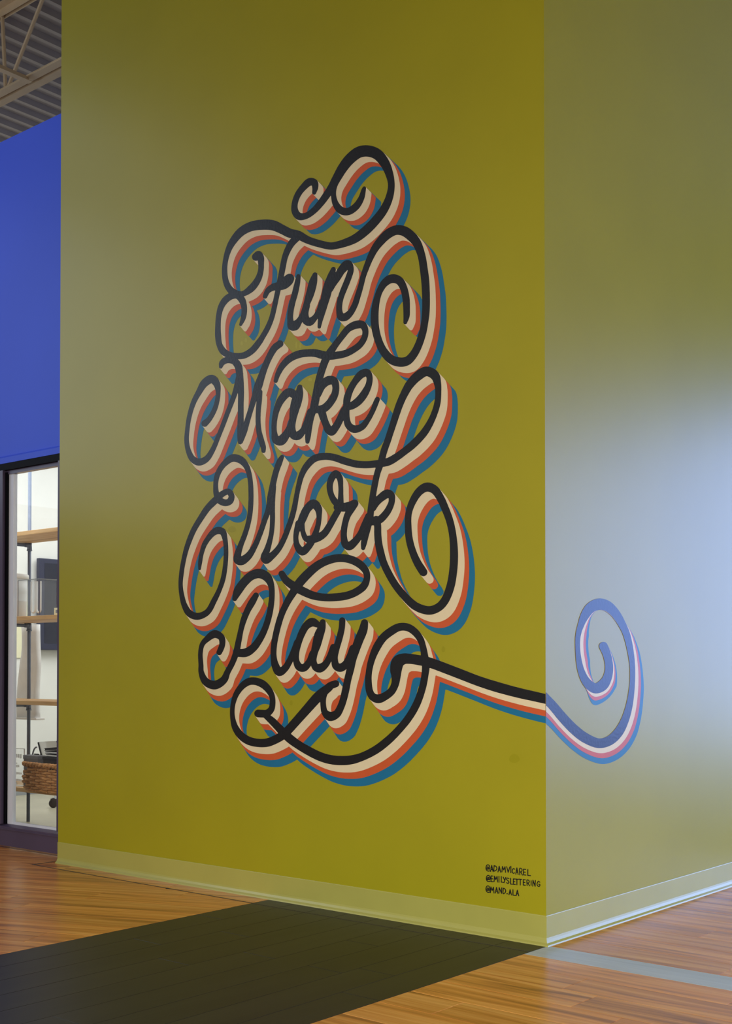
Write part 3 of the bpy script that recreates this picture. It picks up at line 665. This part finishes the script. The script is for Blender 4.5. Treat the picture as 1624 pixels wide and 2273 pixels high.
# clear display case with two tubes
x0, x1, y0, y1, z0, z1 = -4.015, -3.80, .615, .735, SZ[2], 1.462
t = thing('display_case', 'clear acrylic case with two hanging tubes on a pine shelf board', 'case', ((x0+x1)/2, (y0+y1)/2, z0))
oc = Vector(((x0+x1)/2, (y0+y1)/2, z0))
def cp(n, bm, m):
    for v_ in bm.verts: v_.co -= oc
    return obj(n, bm, m, t)
for n, a in (('panel', (x0, x1, y0, y0+.003, z0, z1)), ('panel', (x0, x1, y1-.003, y1, z0, z1)), ('panel', (x0, x0+.003, y0+.003, y1-.003, z0, z1)), ('panel', (x1-.003, x1, y0+.003, y1-.003, z0, z1))):
    cp(n, B(*a), M['acrylic'])
cp('top_rim', B(x0, x1, y0, y1, z1, z1+.004), M['acrylic'])
for (ex, ey) in ((x0, y0), (x1, y0), (x1, y1)):
    cp('edge_strip', B(ex-.0016, ex+.0016, ey-.0016, ey+.0016, z0, z1), M['frame'])
cp('rim_edge', B(x0, x1, y0-.001, y0+.001, z1, z1+.005), M['greybase']); cp('rim_edge', B(x1-.001, x1+.001, y0, y1, z1, z1+.005), M['greybase'])
for cx in (-3.925, -3.873):
    pts_ = [(cx-.019, .66, z1-.006), (cx-.019, .66, z0+.045)] + [(cx-.019*math.cos(a), .66, z0+.045-.019*math.sin(a)) for a in np.linspace(.3, PI-.3, 7)] + [(cx+.019, .66, z0+.045), (cx+.019, .66, z1-.006)]
    smooth(cp('tube_wall', tube(NB(), pts_, .006, 8), M['tube_white']))
# small card
t = tag(obj('small_card', B(-.03, .03, -.006, .006, 0, .042, bev=.001), M['card'], None, (-3.60, .60, SZ[2])), 'small cream card standing on a pine shelf board', 'card')
pc = obj('printed_mark', B(-.014, .006, -.0072, -.006, .012, .03), M['box_grey'], t)
# white cloth hanging behind the shelf
bm = NB(); rows_ = []
for k in range(13):
    z = 1.222-.60*k/12; wd_ = .085+.028*k/12-.012*math.sin(PI*min(1, k/5.))
    cx = -4.43+.012*math.sin(k*.5); ring = []
    for i in range(24):
        a = 2*PI*i/24; ring.append(bm.verts.new((cx+wd_*math.copysign(abs(math.cos(a))**.6, math.cos(a)), .985+.030*math.copysign(abs(math.sin(a))**.7, math.sin(a))*(1+.25*math.sin(3*a+k*.25)), z)))
    rows_.append(ring)
for a, b in zip(rows_, rows_[1:]):
    for i in range(24): bm.faces.new((a[i], a[(i+1) % 24], b[(i+1) % 24], b[i]))
bm.faces.new(rows_[0]); bm.faces.new(rows_[-1][::-1])
OC = Vector((-4.43, .985, .62))
for v_ in bm.verts: v_.co -= OC
t = thing('hanging_bag', 'long white cloth bag hanging behind the pipe shelf', 'bag', OC)
smooth(obj('cloth', bm, M['cloth'], t))
obj('hem', B(-.112, .118, -.034, .034, -.002, .012, bev=.004), M['cloth'], t)
smooth(obj('hanging_cord', tube(NB(), [(0, 0, .598), (0, -.07, .601), (0, -.145, .6005)], .004, 8), M['cloth'], t))
# wall screen
t = thing('wall_screen', 'dark flat screen mounted on the white wall behind the shelf', 'screen', (XB, 2.5, 1.08))
y0 = -.66
obj('casing', B(.03, .07, y0, y0+1.24, 0, .69, bev=.006), M['bezel'], t)
obj('wall_bracket', B(.0, .03, y0+.4, y0+.8, .2, .5), M['bezel'], t)
obj('panel', B(.0695, .0715, y0+.045, y0+1.20, .05, .655), M['screen'], t)
# pale yellow panel
tag(obj('wall_panel', B(0, .01, -.16, .16, 0, .62, bev=.002), M['yellow_paper'], None, (XB, 1.62, 1.02)), 'pale yellow panel on the white wall behind the tub', 'panel')
# wicker basket overhanging the lowest board
BX0, BX1, BY0, BY1, BZ, BH = -3.765, -3.30, .445, .845, SZ[0], .158
t = thing('wicker_basket', 'brown wicker basket full of folders on the lowest board', 'basket', ((BX0+BX1)/2, (BY0+BY1)/2, BZ))
def rr(s, grow=0., r=.07):
    """point on a rounded rectangle, s in 0..1"""
    hx, hy = (BX1-BX0)/2+grow, (BY1-BY0)/2+grow
    a = 2*PI*s; c, q = math.cos(a), math.sin(a); e = .42
    return math.copysign(abs(c)**e, c)*hx, math.copysign(abs(q)**e, q)*hy
NST = 30
# equal arc stations
ss = np.linspace(0, 1, 801); pp = np.array([rr(s) for s in ss]); al = np.concatenate([[0], np.cumsum(np.hypot(*np.diff(pp, axis=0).T))]); al /= al[-1]
def st(f): return float(np.interp(f % 1., al, ss))
def belly(z): return -.018+.024*math.sin(PI*min(1, (z+.02)/(BH*1.15)))
nrow = 10
for r in range(nrow):
    z = .0098+r*(BH-.026)/(nrow-1); pts_ = []
    for i in range(NST*4):
        f = i/(NST*4.); wv = math.cos(2*PI*f*NST/2+(r % 2)*PI)
        x_, y_ = rr(st(f), belly(z)-0.008+.0095*wv); pts_.append((x_, y_, z+.0012*math.sin(f*97+r)))
    smooth(obj('weaver', tube(NB(), pts_, .0084, 7, closed=True), M['wicker'], t))
for i in range(NST):
    pts_ = []
    for z in (0, .05, .1, BH-.01):
        x_, y_ = rr(st(i/NST), belly(z)-.008); pts_.append((x_, y_, z))
    obj('stake', tube(NB(), pts_, .0035, 5), M['wicker'], t)
for ph in (0, PI):
    pts_ = []
    for i in range(220):
        f = i/220.; a = 2*PI*f*26+ph
        x_, y_ = rr(st(f), .0+.006*math.cos(a)); pts_.append((x_, y_, BH-.004+.007*math.sin(a)))
    smooth(obj('rim', tube(NB(), pts_, .0078, 8, closed=True), M['wicker'], t))
bm = NB(); prism(bm, [rr(st(i/40.), -.022) for i in range(40)], 'z', 0, .012); obj('base', bm, M['wicker'], t)
ZB = BZ+.014
def inside(name, label, cat, loc, rot, parts):
    t = thing(name, label, cat, loc); t.rotation_euler = rot
    for n, a, m in parts: obj(n, B(*a), M[m], t)
    return t
inside('file_box', 'grey lidded file box in the wicker basket', 'box', (-3.668, .4925, ZB), (0, 0, 0),
       [('body', (-.068, .068, -.024, .024, 0, .165, .002), 'box_grey'), ('lid', (-.071, .071, -.027, .027, .165, .188, .003), 'box_grey')])
inside('ring_binder', 'black ring binder leaning in the wicker basket with a white page', 'binder', (-3.575, .60, ZB), (0, math.radians(-24), 0),
       [('cover', (-.012, .0, -.065, .065, 0, .285, .002), 'black_stuff'), ('spine', (.0, .022, .055, .064, 0, .27), 'black_stuff'), ('page', (.001, .008, -.063, .05, .004, .282), 'paper')])
inside('tray_box', 'black open tray in the wicker basket behind the grey file box', 'tray', (-3.712, .565, ZB), (0, 0, 0),
       [('tray_body', (-.020, .020, -.024, .03, 0, .185, .003), 'black_stuff'), ('tray_lip', (-.022, .022, -.0285, -.0245, .17, .192), 'black_stuff')])
for k, (dz, ln) in enumerate(((0, .004), (.017, -.004), (.036, -.012))):
    inside('notebook', ('black notebook lowest in the pile in the wicker basket', 'black notebook in the middle of the pile in the wicker basket', 'black notebook topmost of the pile in the wicker basket')[k], 'notebook',
           (-3.465+ln, .53, ZB+.19+dz), (0, math.radians((0, 0, -5)[k]), 0),
           [('cover', (-.052, .06, -.07, .07, 0, .0025), 'black_stuff'), ('pages', (-.049, .058, -.067, .067, .0025, .0105), 'black_stuff' if k == 2 else 'paper'), ('cover', (-.052, .06, -.07, .07, .0105, .0135), 'black_stuff')])
inside('storage_case', 'black storage case under the notebooks in the wicker basket', 'case', (-3.465, .53, ZB), (0, 0, 0), [('case_body', (-.075, .065, -.07, .07, 0, .172, .003), 'black_stuff'), ('case_lid', (-.078, .068, -.073, .073, .172, .189, .003), 'black_stuff')])
pts_ = [(0, 0, 0), (0, 0, .10)]+[(.042*(1-math.cos(a)), 0, .155+.075*math.sin(a)) for a in np.linspace(0, PI/2, 10)]
t = thing('grey_strap', 'curved grey strap rising out of the wicker basket', 'strap', (-3.738, .527, ZB))
smooth(obj('band', tube(NB(), pts_, .0045, 8), M['box_grey'], t))
# clear sign with white print on the lowest board
t = thing('acrylic_sign', 'clear acrylic sign with white print on the lowest board beside the basket', 'sign', (-4.015, .60, SZ[0]))
obj('panel', B(-.12, .095, -.003, .003, 0, .222, bev=.0008), M['acrylic'], t); obj('foot', B(-.12, .095, -.03, .03, 0, .004), M['acrylic'], t)
obj('edge', B(-.12, .095, -.0034, .0034, .2195, .2225), M['print'], t); obj('edge', B(.0925, .0955, -.0034, .0034, 0, .2225), M['print'], t)
rs = random.Random(5)
for zc, hh, xa, xb in ((.178, .028, -.11, .075), (.135, .006, -.01, .03), (.118, .016, -.09, .048), (.10, .006, .006, .014), (.076, .014, -.11, .075), (.058, .006, .006, .014), (.036, .014, -.11, .075), (.016, .016, -.012, .026)):
    bm = NB(); x = xa
    while x < xb:
        w_ = rs.uniform(.55, .9)*hh*.6; box(bm, x, min(x+w_, xb), -.0038, -.003, zc-hh/2*rs.uniform(.7, 1), zc+hh/2*rs.uniform(.75, 1)); x += w_+hh*.14
    obj('printed_line', bm, M['print'], t)
# chair castor
t = thing('castor_wheel', 'dark rubber castor wheel standing on the concrete floor', 'castor', (-4.745, 1.395, 0), rotz=math.radians(54))
bm = NB(); lathe(bm, [(.012, -.014), (.027, -.014), (.030, -.009), (.030, .009), (.027, .014), (.012, .014)], 28)
for v_ in bm.verts: v_.co = Vector((v_.co.x, v_.co.z, v_.co.y+.030))
smooth(obj('wheel', bm, M['rubber'], t)); obj('hood', prism(NB(), [(.0, .03), (.034, .034), (.03, .055), (.0, .066), (-.02, .06)], 'y', -.018, .018), M['rubber'], t)
obj('stem', tube(NB(), [(0.012, 0, .06), (0.012, 0, .12)], .006, 10), M['frameL'], t)
